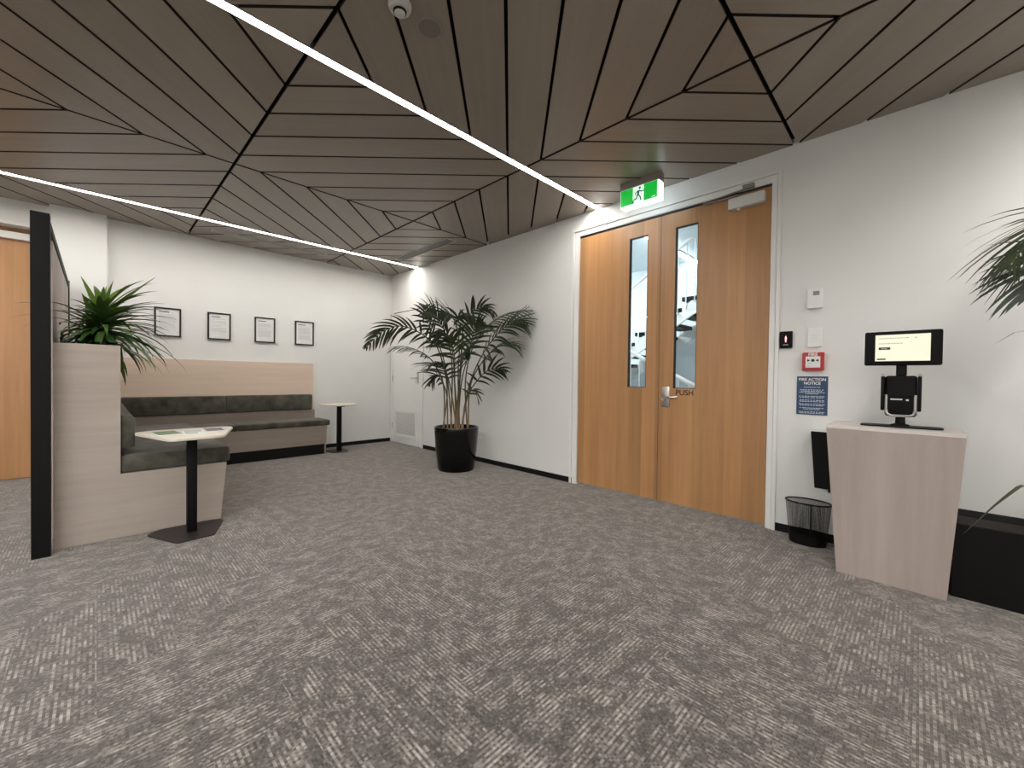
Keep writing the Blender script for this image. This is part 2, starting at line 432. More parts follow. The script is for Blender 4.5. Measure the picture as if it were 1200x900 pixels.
# right wall with openings for the double door and nothing else (the service door is flush)
DY0, DY1, DZ = 0.815, 2.765, 2.80     # rough opening
bm = BM(); T = 0.15
box(bm, WX, WX+T, RB-0.2, DY0, -0.1, H+0.2); box(bm, WX, WX+T, DY1, WY+0.4, -0.1, H+0.2); box(bm, WX, WX+T, DY0, DY1, DZ, H+0.2)
struct('wall_right', bm, M['wall'], 'long off white wall with the timber double door', 'wall')
# back wall with opening for the left timber door, and its shallow column
LX0, LX1, LZ = -1.45, -0.36, 2.78
bm = BM()
box(bm, LX1, WX+T, WY, WY+0.2, -0.1, H+0.2); box(bm, RL-0.2, LX0, WY, WY+0.2, -0.1, H+0.2); box(bm, LX0, LX1, WY, WY+0.2, LZ, H+0.2)
box(bm, LX1, 0.09, WY-0.13, WY, 0, H)
struct('wall_back', bm, M['wall'], 'off white back wall behind the corner bench with a shallow pier', 'wall')
bm = BM(); box(bm, RL-0.2, RL, RB-0.2, WY+0.2, -0.1, H+0.2)
struct('wall_left', bm, M['wall'], 'off white far left wall behind the partition', 'wall')
bm = BM(); box(bm, RL, WX, RB-0.2, RB, -0.1, H+0.2)
struct('wall_rear', bm, M['wall'], 'off white wall behind the camera', 'wall')
# skirtings
bm = BM()
for a, b_ in ((RB, 0.80), (2.78, 5.80)): box(bm, WX-0.012, WX, a, b_, 0, 0.062, 0.002, 1)
struct('baseboard_right', bm, M['skirt'], 'thin black skirting along the double door wall', 'skirting')
bm = BM(); box(bm, 2.46, WX-0.012, WY-0.012, WY, 0, 0.062, 0.002, 1); box(bm, RL, LX0-0.08, WY-0.012, WY, 0, 0.062, 0.002, 1)
struct('baseboard_back', bm, M['skirt'], 'thin black skirting along the back wall', 'skirting')

# ---------------------------------------------------------------- double door
d1 = thing('door_1', 'honey timber double door with two narrow glass panels under the exit sign', 'door', (WX, 1.79, 0), None, 'structure')
b = BM()
A = 0.045
# architrave with a raised outer edge: left, right, head; then the jamb linings
for y0, y1 in ((DY1+0.022, DY1+0.050), (DY0-0.022, DY0+0.004)): box(b, WX-0.020, WX, y0, y1, 0, DZ+0.05, 0.002, 1)
for y0, y1 in ((DY1-0.045, DY1+0.018), (DY0+0.008, DY0+0.045)): box(b, WX-0.010, WX, y0, y1, 0, DZ+0.018, 0.001, 1)
box(b, WX-0.020, WX, DY0+0.004, DY1+0.022, DZ+0.024, DZ+0.05, 0.002, 1); box(b, WX-0.010, WX, DY0+0.045, DY1-0.045, DZ-0.032, DZ+0.018, 0.001, 1)
box(b, WX, WX+T, DY1-0.045, DY1, 0, DZ); box(b, WX, WX+T, DY0, DY0+0.05, 0, DZ); box(b, WX, WX+T, DY0+0.05, DY1-0.045, DZ-0.035, DZ)
obj('door_frame', b, M['white'], d1)
b = BM(); box(b, WX+0.002, WX+0.05, DY0+0.05, DY1-0.045, DZ-0.043, DZ-0.035)
obj('head_seal', b, M['brown'], d1)
def leaf(y0, y1, wy0, wy1):
    b = BM(); x0, x1, z0, z1 = WX+0.004, WX+0.049, 0.022, 2.745
    w0, w1 = 1.105, 2.605
    box(b, x0, x1, y0, wy0, z0, z1); box(b, x0, x1, wy1, y1, z0, z1)
    box(b, x0, x1, wy0, wy1, z0, w0); box(b, x0, x1, wy0, wy1, w1, z1)
    bmesh.ops.remove_doubles(b, verts=b.verts[:], dist=1e-5)
    o = obj('door_leaf', b, M['oak'], d1)
    b = BM()
    e = 0.006
    box(b, x0+0.001, x1-0.001, wy0, wy0+e, w0, w1); box(b, x0+0.001, x1-0.001, wy1-e, wy1, w0, w1)
    box(b, x0+0.001, x1-0.001, wy0+e, wy1-e, w0, w0+e); box(b, x0+0.001, x1-0.001, wy0+e, wy1-e, w1-e, w1)
    obj('glazing_bead', b, M['brown'], o)
    b = BM(); box(b, x0+0.020, x0+0.026, wy0+e, wy1-e, w0+e, w1-e)
    obj('glass_pane', b, M['glass'], o)
    return o
leafL = leaf(1.783, 2.716, 1.912, 2.112)
leafR = leaf(0.868, 1.779, 1.434, 1.640)
# lever handle with plate on the right leaf
X = WX+0.004
b = BM(); box(b, X-0.008, X, 1.672, 1.742, 0.925, 1.118, 0.003, 2)
prism(b, [(X-0.008, 1.725+0.018*math.cos(a*math.pi/8), 1.0+0.018*math.sin(a*math.pi/8)) for a in range(16)], (-0.02,0,0))
obj('handle_plate', b, M['steel'], leafR, True)
b = BM(); tube(b, [(X-0.02,1.722,1.012), (X-0.05,1.722,1.012), (X-0.058,1.705,1.014), (X-0.058,1.60,1.022), (X-0.056,1.575,1.024)], 0.0095, 10)
obj('lever_handle', b, M['steel'], leafR, True)
b = BM(); text(b, 'PUSH', 0.070, (X-0.0006, 1.532, 1.043), RX, RY, 0.001, bold=0.0008)
obj('push_lettering', b, M['inkb'], leafR)
# surface closer and its arm
b = BM(); box(b, X-0.055, X, 0.905, 1.175, 2.622, 2.712, 0.004, 2); box(b, X-0.04, X-0.015, 1.085, 1.11, 2.605, 2.622, 0.004, 2)
obj('door_closer', b, M['alu'], leafR)
b = BM()
prism(b, [(X-0.045, 1.10, 2.722), (X-0.045, 1.385, 2.722), (X-0.03, 1.385, 2.722), (X-0.02, 1.10, 2.722)], (0,0,0.010))
prism(b, [(X-0.05, 1.385, 2.735), (X-0.028, 1.385, 2.735), (X-0.018, 1.02, 2.765), (X-0.04, 1.02, 2.765)], (0,0,0.009))
box(b, X-0.045, X-0.016, 0.985, 1.07, 2.765, 2.80, 0.003, 1)
obj('closer_arm', b, M['trim_grey'], leafR)

# ---------------------------------------------------------------- white service door by the corner
d2 = thing('door_2', 'narrow white service door with louvred vent beside the far corner', 'door', (WX, 6.35, 0), None, 'structure')
b = BM()
box(b, WX-0.018, WX, 5.815, 5.90, 0, 2.345, 0.002, 1); box(b, WX-0.018, WX, 6.785, 6.865, 0, 2.345, 0.002, 1)
box(b, WX-0.018, WX, 5.90, 6.785, 2.325, 2.345, 0.002, 1)
obj('door_frame', b, M['white'], d2)
b = BM(); box(b, WX-0.006, WX, 5.90, 6.785, 2.313, 2.325)
obj('shadow_gap', b, M['brown'], d2)
b = BM(); box(b, WX-0.012, WX, 5.904, 6.781, 0.008, 2.312)
lf2 = obj('door_leaf', b, M['white'], d2)
b = BM(); gy0, gy1, gz0, gz1 = 5.985, 6.70, 0.115, 0.595
for a in ((gy0,gy0+.05,gz0,gz1), (gy1-.05,gy1,gz0,gz1), (gy0+.05,gy1-.05,gz0,gz0+.05), (gy0+.05,gy1-.05,gz1-.05,gz1)): box(b, WX-0.024, WX-0.012, *a, 0.002, 1)
obj('vent_frame', b, M['white'], lf2)
b = BM()
for k in range(14):
    z = gz0+0.055+k*0.0268
    prism(b, [(WX-0.021, gy0+.05, z), (WX-0.014, gy0+.05, z+0.018), (WX-0.012, gy0+.05, z+0.018), (WX-0.019, gy0+.05, z)], (0, gy1-gy0-.1, 0))
obj('vent_louvre', b, M['louvre'], lf2)['kind'] = 'stuff'
b = BM(); box(b, WX-0.020, WX-0.012, 5.935, 5.985, 1.075, 1.265, 0.003, 1)
obj('handle_plate', b, M['steel'], lf2)
b = BM(); tube(b, [(WX-0.02,5.96,1.16), (WX-0.06,5.96,1.16), (WX-0.062,5.98,1.16), (WX-0.062,6.11,1.16)], 0.010, 8)
obj('lever_handle', b, M['steel'], lf2, True)
for z in (0.30, 1.15, 2.0):
    b = BM(); tube(b, [(WX-0.022, 6.787, z-0.05), (WX-0.022, 6.787, z+0.05)], 0.009, 8); obj('hinge', b, M['steel'], d2, True)

# ---------------------------------------------------------------- timber door beyond the partition
d3 = thing('door_3', 'honey timber door with silver top rail beyond the black partition post', 'door', (-0.9, WY+0.15, 0), None, 'structure')
b = BM()
box(b, LX0, LX0+0.04, WY+0.0, WY+0.2, 0, LZ); box(b, LX1-0.04, LX1, WY+0.0, WY+0.2, 0, LZ); box(b, LX0+.04, LX1-.04, WY, WY+0.2, LZ-0.035, LZ)
obj('door_frame', b, M['white'], d3)
b = BM(); box(b, LX0+.042, LX1-.042, WY+0.165, WY+0.199, 2.70, LZ-0.036); obj('head_panel', b, M['oak'], d3)
b = BM(); box(b, LX0+.045, LX1-.045, WY+0.15, WY+0.195, 0.006, 2.695); lf3 = obj('door_leaf', b, M['oak'], d3)
b = BM(); box(b, LX0+.05, LX1-.05, WY+0.10, WY+0.15, 2.615, 2.69, 0.003, 1); obj('closer_rail', b, M['alu'], lf3)
b = BM(); tube(b, [(-1.32, WY+.15, 1.02), (-1.32, WY+.09, 1.02), (-1.18, WY+.09, 1.02)], 0.01, 8); obj('lever_handle', b, M['steel'], lf3, True)

# ---------------------------------------------------------------- stairwell seen through the door glass
SX0, SX1, SY0, SY1, SZ = WX+T, 8.0, -0.2, 6.2, 3.45
bm = BM(); box(bm, SX1, SX1+.1, SY0, SY1, -0.1, SZ+1.2); box(bm, SX0, SX1, SY1, SY1+.1, -0.1, SZ+1.2); box(bm, SX0, SX1, SY0-.1, SY0, -0.1, SZ+1.2)
struct('wall_stairwell', bm, M['stairwall'], 'pale blue grey stairwell walls behind the double door glass', 'wall')
bm = BM(); box(bm, SX0, SX1, SY0, SY1, -0.15, 0); struct('floor_stairwell', bm, M['stairwall'], 'pale stairwell landing floor behind the double door', 'floor')
bm = BM(); box(bm, SX0, SX1, SY0, SY1, SZ, SZ+.1); struct('ceiling_stairwell', bm, M['stairwall'], 'pale stairwell ceiling behind the double door', 'ceiling')
for yy, lab in ((3.05, 'cool white linear light on the stairwell ceiling seen through the door glass'), (5.2, 'added unseen cool fill light at the far side of the stairwell ceiling')):  # the second line is unseen, added to brighten the stairwell
    t = thing('linear_light', lab, 'light', (6.05, yy, SZ), 'stairwell ceiling lights')
    b = BM(); box(b, 4.2, 7.9, yy-.05, yy+.05, SZ-0.03, SZ); obj('housing', b, M['white'], t)
    b = BM(); box(b, 4.21, 7.89, yy-.045, yy+.045, SZ-0.045, SZ-0.03); obj('diffuser', b, M['stairlight'], t)
st = thing('staircase', 'white dogleg staircase with black treads seen through the door glass', 'staircase', (6.6, 3.0, 0))
def flight(x0, x1, ya, za, yb, zb, n):
    """steps from (ya, za) to (yb, zb)"""
    sgn = 1 if yb > ya else -1
    for x in (x0, x1-0.05):
        b = BM(); prism(b, [(x, ya, za-0.26), (x, yb, zb-0.26), (x, yb, zb-0.02), (x, ya, za-0.02)], (0.05,0,0)); obj('stringer', b, M['white'], st)
    for k in range(n):
        y = ya+(yb-ya)*(k+.5)/n; z = za+(zb-za)*(k+.5)/n; d = abs(yb-ya)/n
        b = BM(); box(b, x0-.01, x1+.01, y-d*.5, y+d*.5, z-0.01, z+0.055); obj('tread', b, M['bmetal'], st)
def rail(x, ya, za, yb, zb, n):
    b = BM(); tube(b, [(x, ya, za+0.98), (x, yb, zb+0.98)], 0.026, 8); obj('handrail', b, M['white'], st, True)
    for k in range(n):
        t_ = (k+.5)/n; y = ya+(yb-ya)*t_; z = za+(zb-za)*t_
        b = BM(); tube(b, [(x, y, z-0.1), (x, y, z+0.98)], 0.011, 6); obj('baluster', b, M['white'], st, True)
flight(6.7, 7.9, 4.4, 1.35, 1.4, 3.25, 11); rail(6.68, 4.4, 1.35, 1.4, 3.25, 22)
flight(5.4, 6.55, 4.4, 1.35, 1.6, -0.1, 9); rail(5.38, 4.4, 1.35, 1.9, 0.06, 18)
b = BM(); box(b, 5.4, 7.9, 4.4, 5.9, 1.25, 1.40); obj('landing', b, M['white'], st)
for yy in (4.0, 2.9, 2.45):
    b = BM(); tube(b, [(6.62, yy, 0.0), (6.62, yy, 3.44)], 0.016, 8); obj('support_rod', b, M['white'], st, True)

# ================================================================ BENCH, PLANTER, PARTITION
FY = 4.05                     # plane of the end panel
bench = thing('corner_bench', 'L shaped washed timber bench with charcoal cushions and tall planter end', 'bench', (0.8, 5.6, 0))
b = BM(); prism(b, [(-0.20,FY,0.0), (0.718,FY,0.0), (0.757,FY,0.458), (0.122,FY,0.458), (0.122,FY,1.376), (-0.20,FY,1.376)], (0,0.03,0), 0.002, 1)
obj('end_panel', b, M['washh'], bench)
b = BM()   # planter trough behind the end panel
box(b, -0.20, -0.175, FY+.03, 6.70, 0, 1.376); box(b, 0.097, 0.122, FY+.03, 6.70, 0, 1.376); box(b, -0.175, 0.097, 6.675, 6.70, 0, 1.376)
obj('planter_trough', b, M['washh'], bench)
b = BM(); box(b, -0.175, 0.097, FY+.03, 6.675, 1.2, 1.335); obj('soil', b, M['soil'], bench)
b = BM(); prism(b, [(0.122,FY+.03,0.0), (0.716,FY+.03,0.0), (0.755,FY+.03,0.458), (0.122,FY+.03,0.458)], (0,2.30,0)); obj('seat_base', b, M['washh'], bench)
b = BM(); box(b, 0.126, 0.782, FY+.002, 6.30, 0.46, 0.585, 0.022, 3); obj('seat_cushion', b, M['fabric'], bench, True)
b = BM(); prism(b, [(0.124,FY+.02,0.64), (0.20,FY+.02,0.64), (0.20,FY+.02,0.845), (0.182,FY+.02,0.872), (0.124,FY+.02,0.882)], (0,2.55,0), 0.012, 2); obj('back_cushion', b, M['fabric'], bench, True)
# run along the back wall
BX0, BX1, BY = 0.20, 2.452, 6.345
b = BM(); prism(b, [(BX0, BY+.03, 0.15), (BX0, BY, 0.437), (BX0, WY, 0.437), (BX0, WY, 0.15)], (BX1-BX0-0.02,0,0)); obj('seat_base', b, M['washh'], bench)
b = BM(); prism(b, [(BX1-.02, BY+.05, 0.0), (BX1-.02, BY-.002, 0.437), (BX1-.02, WY, 0.437), (BX1-.02, WY, 0.0)], (0.02,0,0)); obj('side_panel', b, M['washh'], bench)
b = BM(); box(b, 0.72, BX1-.02, BY+.05, BY+.08, 0.0, 0.15); obj('plinth', b, M['skirt'], bench)
b = BM(); box(b, BX0, 2.43, WY-.035, WY, 0.437, 1.372, 0.002, 1); obj('back_board', b, M['washb'], bench)
for a0, a1 in ((0.125, 1.30), (1.302, 2.488)):
    b = BM(); box(b, a0, a1, BY-.03 if a0 > 1 else 6.31, WY-.12, 0.437, 0.518, 0.018, 3); obj('seat_cushion', b, M['fabric'], bench, True)
for a0, a1 in ((0.203, 1.243), (1.246, 2.372)):
    b = BM(); box(b, a0, a1, WY-.165, WY-.035, 0.652, 0.888, 0.016, 3); obj('back_cushion', b, M['fabric'], bench, True)
# timber rail under the back cushions
b = BM(); box(b, BX0, 2.42, WY-.12, WY-.035, 0.437, 0.65); obj('back_rail', b, M['washh'], bench)

part_ = thing('partition_screen', 'tall black framed partition with timber infill beside the bench planter', 'partition', (-0.247, 5.2, 0))
b = BM(); box(b, -0.289, -0.206, 3.93, 4.0, 0, 2.183, 0.002, 1); obj('post', b, M['bmetal'], part_)
b = BM(); box(b, -0.289, -0.206, 6.63, 6.70, 0, 2.183, 0.002, 1); obj('post', b, M['bmetal'], part_)
b = BM(); box(b, -0.289, -0.206, 4.0, 6.63, 2.10, 2.150, 0.002, 1); obj('top_rail', b, M['bmetal'], part_)
b = BM(); box(b, -0.28, -0.215, 4.33, 6.63, 0, 2.10); obj('infill_board', b, M['washk'], part_)

# ================================================================ PLANTS
def spline(pts, n):
    pts = [Vector(p) for p in pts]; out = []
    P = [pts[0]*2-pts[1]]+pts+[pts[-1]*2-pts[-2]]
    m_ = len(pts)-1
    for k in range(n+1):
        t = k/n*m_; i = min(int(t), m_-1); t -= i
        a, b_, c, d = P[i], P[i+1], P[i+2], P[i+3]
        out.append(0.5*((2*b_)+(c-a)*t+(2*a-5*b_+4*c-d)*t*t+(3*b_-a-3*c+d)*t**3))
    return out
def blade(bm, pts, width, side=None, fold=0.25, taper=(0.55, 1.0, 0.9)):
    """a strap leaf along pts with a V fold"""
    n = len(pts); rows = []
    for k, p in enumerate(pts):
        t = k/(n-1)
        d = (pts[min(k+1,n-1)]-pts[max(k-1,0)]).normalized()
        s = d.cross(Vector((0,0,1))) if side is None else side-d*side.dot(d)
        if s.length < 1e-4: s = Vector((1,0,0))
        s.normalize(); up = s.cross(d).normalized()
        w = width*0.5*(0.5+0.5*min(1, t*5))*max(0.0, 1-t**3.0)
        if k == n-1: rows.append([bm.verts.new(p)])
        else: rows.append([bm.verts.new(p-s*w+up*w*fold), bm.verts.new(p), bm.verts.new(p+s*w+up*w*fold)])
    for a, c in zip(rows, rows[1:]):
        if len(c) == 1: bm.faces.new((a[0], a[1], c[0])); bm.faces.new((a[1], a[2], c[0]))
        else: bm.faces.new((a[0], a[1], c[1], c[0])); bm.faces.new((a[1], a[2], c[2], c[1]))
def arch(base, az, el, length, droop, n=8):
    """points of a leaf leaving base at elevation el and bending down"""
    p = Vector(base); out = [p.copy()]; e = el
    for k in range(n):
        e -= droop/n*(0.5+k/n)
        p = p+Vector((math.cos(az)*math.cos(e), math.sin(az)*math.cos(e), math.sin(e)))*(length/n)
        out.append(p.copy())
    return out
plant = thing('strap_leaf_plant', 'bushy green strap leaved plant spilling over the timber planter', 'plant', (-0.03, 4.42, 1.335))
rnd = random.Random(11)
for hx, hy, hz, nl, sc in ((0.03, 4.34, 1.57, 96, 1.12), (-0.02, 4.72, 1.54, 64, 1.15), (0.02, 4.50, 1.46, 44, 0.9)):
    b = BM(); tube(b, [(hx, hy, 1.33), (hx+.005, hy, (1.33+hz)/2), (hx, hy, hz+.04)], [0.022, 0.018, 0.013], 8); obj('stem', b, M['stem'], plant, True)
    for k in range(nl):
        az = k*2.39996+rnd.uniform(-.25, .25); q = k/nl
        el = math.radians(-4+66*q**1.5+rnd.uniform(-9, 9)); ln = sc*rnd.uniform(0.36, 0.56)*(1-0.32*q)
        # leaves facing the partition are shorter
        if math.cos(az) < -0.3: ln *= 0.5
        if math.sin(az) < -0.75: ln *= 0.8
        pts = arch((hx, hy, hz-0.10+0.15*q), az, el, ln, math.radians(rnd.uniform(42, 82)*(1-0.5*q)))
        for q_ in pts:
            if q_.x < 0.14 and q_.z < 1.392: q_.z = 1.392
            if q_.x < -0.19: q_.x = -0.19+0.1*(q_.x+0.19)
        b = BM(); blade(b, pts, rnd.uniform(0.036, 0.050)); obj('leaf', b, M['leafy'] if q > 0.9 else M['leaf'], plant, True)
for az, el, ln, dr, w in ((0.45, 50, 0.48, 4, 0.06), (0.55, 58, 0.38, 20, 0.055), (3.0, 62, 0.38, 4, 0.05), (0.0, 78, 0.30, 10, 0.04), (1.9, 80, 0.27, 5, 0.035)):
    pts = arch((0.03, 4.34, 1.58), az-0.78, math.radians(el), ln, math.radians(dr)); b = BM(); blade(b, pts, w); obj('leaf', b, M['leafy'], plant, True)
# three long leaves that reach through the gap beside the post
for z0, z1, x1 in ((1.60, 1.615, -0.385), (1.55, 1.52, -0.40), (1.50, 1.455, -0.345)):
    pts = spline([(-0.06, 4.30, z0), (-0.18, 4.20, z0+0.05), (-0.29, 4.155, (z0+z1)/2+0.03), (x1, 4.13, z1)], 8); b = BM(); blade(b, pts, 0.028); obj('leaf', b, M['leaf'], plant, True)

def frond(root, pts, nleaf, llen, width=0.022, rise=0.35, sag=0.5, start=0.32, seed=0, rr=0.008, m=None):
    """one feather palm frond: petiole and rachis as a stem part, its leaflets one mesh"""
    rn = random.Random(seed); roll = rn.uniform(-1.0, 1.0)
    sp = spline(pts, 30); n = len(sp)
    bm_s = BM(); tube(bm_s, sp, [rr*(1-0.85*k/(n-1))+0.0012 for k in range(n)], 6)
    fr = obj('frond', bm_s, M['cane'], root, True)
    b = BM()
    for k in range(nleaf):
        t = start+(1-start)*k/(nleaf-1); q = t*(n-1); i = min(int(q), n-2)
        p = sp[i].lerp(sp[i+1], q-i); d = (sp[i+1]-sp[i]).normalized()
        s = d.cross(Vector((0,0,1)))
        if s.length < 0.1: s = d.cross(Vector((0.7,-0.7,0.1)))
        s.normalize(); up = s.cross(d).normalized()
        s, up = s*math.cos(roll)+up*math.sin(roll), up*math.cos(roll)-s*math.sin(roll)
        prof = math.sin(math.pi*min(1, 0.18+0.80*(t-start)/(1-start)))**0.6
        for sg in (-1, 1):
            ln = llen*prof*rn.uniform(0.85, 1.1)
            fw = 0.55+1.1*(t-start)/(1-start)+rn.uniform(-.25, .25)
            dv = (s*sg+d*fw+up*rise*rn.uniform(.6, 1.2)).normalized()
            lp = [p.copy()]; cur = p.copy(); v = dv.copy()
            for a in range(5):
                v = (v+Vector((0,0,-1))*sag*0.16).normalized(); cur = cur+v*(ln/5); lp.append(cur.copy())
            for q_ in lp: q_.x = min(q_.x, WX-0.03)
            blade(b, lp, width*(0.75+0.4*prof), side=(d-dv*d.dot(dv)).normalized() if d.cross(dv).length > .1 else None, fold=0.15)
    obj('leaflets', b, m or M['frond'], fr, True)
    return fr
# --- potted palm: fronds are traced in the upright plane through the pot, then given depth
PC = Vector((3.26, 4.22, 0))
right_d = Vector((math.cos(yaw), -math.sin(yaw), 0)); fwd_d = Vector((math.sin(yaw), math.cos(yaw), 0))
palm = thing('potted_palm', 'tall feathery palm in a round glossy black pot beside the service door', 'plant', PC)
b = BM(); lathe(b, PC.x, PC.y, [(0, 0), (0.222, 0), (0.232, 0.012), (0.262, 0.25), (0.280, 0.50), (0.284, 0.535), (0.280, 0.55), (0.262, 0.55), (0.256, 0.535), (0.252, 0.49), (0, 0.49)], 56)
obj('pot', b, M['gloss'], palm, True)
b = BM(); lathe(b, PC.x, PC.y, [(0, 0.493), (0.252, 0.493), (0.25, 0.498), (0.12, 0.508), (0, 0.512)], 32); obj('soil', b, M['soil'], palm, True)
def pp(s, z, d=0.0): return PC+right_d*s+fwd_d*d+Vector((0,0,z))
palm_fronds = [   # (side, height, depth) of each rachis, leaflet pairs, leaflet length, bare share
 ([(-0.07,.50,0),(-0.12,1.04,-0.03),(-0.22,1.51,-0.1),(-0.36,1.67,-0.18),(-0.51,1.76,-0.22),(-0.66,1.8,-0.25),(-0.81,1.76,-0.27),(-0.94,1.67,-0.28),(-1.06,1.54,-0.28)], 20, 0.24, 0.34),
 ([(-0.09,.50,0.06),(-0.18,1.07,0.05),(-0.29,1.34,0),(-0.38,1.45,-0.05),(-0.5,1.52,-0.1),(-0.64,1.56,-0.15),(-0.73,1.55,-0.18)], 15, 0.28, 0.42),
 ([(-0.06,.50,0.08),(-0.15,1.21,0.12),(-0.26,1.6,0.14),(-0.36,1.79,0.14),(-0.43,1.95,0.12),(-0.44,2.1,0.1)], 14, 0.2, 0.45),
 ([(-0.02,.50,-0.08),(-0.04,1.21,-0.15),(-0.06,1.54,-0.25),(-0.13,1.77,-0.32),(-0.2,1.91,-0.38),(-0.25,1.95,-0.42)], 18, 0.3, 0.42),
 ([(0.01,.50,-0.02),(0.02,1.21,-0.05),(0.04,1.58,-0.12),(-0,1.84,-0.2),(-0.06,1.94,-0.3),(-0.14,1.95,-0.38)], 17, 0.28, 0.42),
 ([(0,.50,0.1),(0.03,1.32,0.14),(0.04,1.72,0.15),(0.1,1.94,0.15),(0.21,2.07,0.13),(0.34,2.11,0.1),(0.48,2,0.06)], 16, 0.2, 0.45),
 ([(0.01,.50,0.02),(0.04,1.32,0),(0.07,1.75,-0.05),(0,1.92,-0.08),(0.06,1.96,-0.1),(0.2,1.91,-0.12),(0.31,1.76,-0.15)], 16, 0.24, 0.45),
 ([(0.05,.50,0),(0.11,1.1,-0.03),(0.18,1.48,-0.1),(0.3,1.71,-0.18),(0.47,1.87,-0.24),(0.68,1.96,-0.3),(0.91,1.99,-0.36)], 19, 0.27, 0.4),
 ([(0.04,.50,0.04),(0.15,1.04,-0.02),(0.28,1.37,-0.12),(0.43,1.61,-0.2),(0.6,1.79,-0.26),(0.73,1.87,-0.3),(0.87,1.84,-0.33)], 20, 0.33, 0.4),
 ([(0.07,.50,-0.05),(0.18,1.05,-0.14),(0.31,1.33,-0.24),(0.47,1.51,-0.3),(0.62,1.6,-0.34),(0.77,1.57,-0.36)], 17, 0.3, 0.42),
 ([(0.06,.50,-0.06),(0.15,0.94,-0.1),(0.27,1.14,-0.15),(0.39,1.26,-0.18),(0.51,1.3,-0.2),(0.61,1.27,-0.22)], 12, 0.22, 0.4),
 ([(0.05,.50,-0.1),(0.12,0.83,-0.16),(0.19,1,-0.2),(0.25,1.02,-0.22),(0.3,0.89,-0.24)], 7, 0.17, 0.45),
 ([(-0.01,.50,-0.12),(-0.04,1,-0.22),(-0.09,1.24,-0.34),(-0.17,1.34,-0.44),(-0.24,1.33,-0.5)], 15, 0.27, 0.4),
 ([(0.02,.50,-0.12),(0.06,1.05,-0.24),(0.11,1.36,-0.38),(0.16,1.5,-0.5),(0.22,1.51,-0.6)], 15, 0.27, 0.42),
 ([(0.01,.50,-0.1),(-0,1.1,-0.2),(0.01,1.43,-0.32),(-0.02,1.59,-0.42),(-0.08,1.62,-0.5)], 16, 0.28, 0.42),
 ([(0.03,.50,0),(0.06,1.1,-0.04),(0.14,1.42,-0.1),(0.2,1.65,-0.16),(0.24,1.79,-0.2),(0.32,1.86,-0.22)], 15, 0.26, 0.45),
 ([(-0.06,.50,0),(-0.12,0.94,-0.05),(-0.19,1.15,-0.1),(-0.25,1.21,-0.15),(-0.31,1.1,-0.18)], 9, 0.2, 0.42),
 ([(-0.03,.50,0.06),(-0.05,1.21,0.1),(-0.08,1.54,0.1),(-0.13,1.73,0.05),(-0.23,1.73,0),(-0.3,1.64,-0.05)], 14, 0.24, 0.45),
]
for k, (pts, nl, ll, sh) in enumerate(palm_fronds):
    pts = [(pts[0][0]*1.9+((k*7) % 5-2)*0.022, pts[0][1], pts[0][2]*1.2)]+pts[1:]
    frond(palm, [pp(*q) for q in pts], max(6, int(nl*0.8)), ll*1.35, 0.029, 0.10, 0.9, sh, 100+k, 0.0085)

# --- palm in the black tub at the right edge
TC = Vector((3.57, -0.50, 0))
palm2 = thing('tub_palm', 'palm with thin drooping fronds in a black tub right of the kiosk', 'plant', TC)
b = BM(); prism(b, [(3.345,-.145,0),(3.76,-.145,0),(3.76,-.86,0),(3.345,-.86,0)], (0,0,0.41), 0.006, 1)
for ff in list(b.faces):
    if ff.calc_center_median().z > 0.405 and ff.calc_area() > 0.1:
        q = bmesh.ops.inset_region(b, faces=[ff], thickness=0.03)['faces']; bmesh.ops.translate(b, verts=ff.verts, vec=(0,0,-0.05)); break
obj('tub', b, M['bmetal'], palm2)
b = BM(); box(b, 3.38, 3.73, -.82, -.18, 0.33, 0.372); obj('soil', b, M['soil'], palm2)
def q2(x, y, z): return Vector((x, y, z))
tub_fronds = [
 ([(3.55,-.50,.36),(3.50,-.60,1.1),(3.42,-.66,1.75),(3.30,-.58,2.02),(3.18,-.42,1.96),(3.10,-.30,1.76)], 22, .42),
 ([(3.58,-.48,.36),(3.58,-.58,1.1),(3.52,-.64,1.7),(3.42,-.56,1.93),(3.28,-.44,1.88),(3.20,-.36,1.74)], 20, .38),
 ([(3.55,-.50,.36),(3.48,-.60,1.0),(3.36,-.66,1.5),(3.26,-.56,1.80),(3.18,-.44,1.76),(3.12,-.36,1.60)], 18, .36),
 ([(3.56,-.54,.36),(3.50,-.68,1.1),(3.38,-.80,1.8),(3.20,-.78,2.12),(3.02,-.66,2.14)], 16, .32),
 ([(3.58,-.54,.36),(3.60,-.80,1.2),(3.56,-1.05,1.9),(3.46,-1.35,2.1)], 14, .36),
 ([(3.54,-.52,.36),(3.40,-.72,1.0),(3.20,-.95,1.5),(3.0,-1.2,1.6)], 14, .34),
]
for k, (pts, nl, ll) in enumerate(tub_fronds):
    frond(palm2, pts, nl, ll, 0.017, 0.1, 1.0, 0.5, 300+k, 0.010)
for pts, w, mm in (([(3.50,-.44,.37),(3.30,-.40,.66),(3.15,-.31,.62),(3.05,-.165,.42)], .022, 'louvre'), ([(3.52,-.46,.37),(3.30,-.43,.56),(3.12,-.40,.56),(3.0,-.38,.42)], .05, 'leaf'), ([(3.52,-.50,.37),(3.38,-.54,.9),(3.25,-.48,1.32),(3.14,-.36,1.44),(3.07,-.25,1.37)], .018, 'leaf')):
    b = BM(); blade(b, spline(pts, 12), w); obj('leaf', b, M['frond' if mm == 'leaf' else 'stem'], palm2, True)

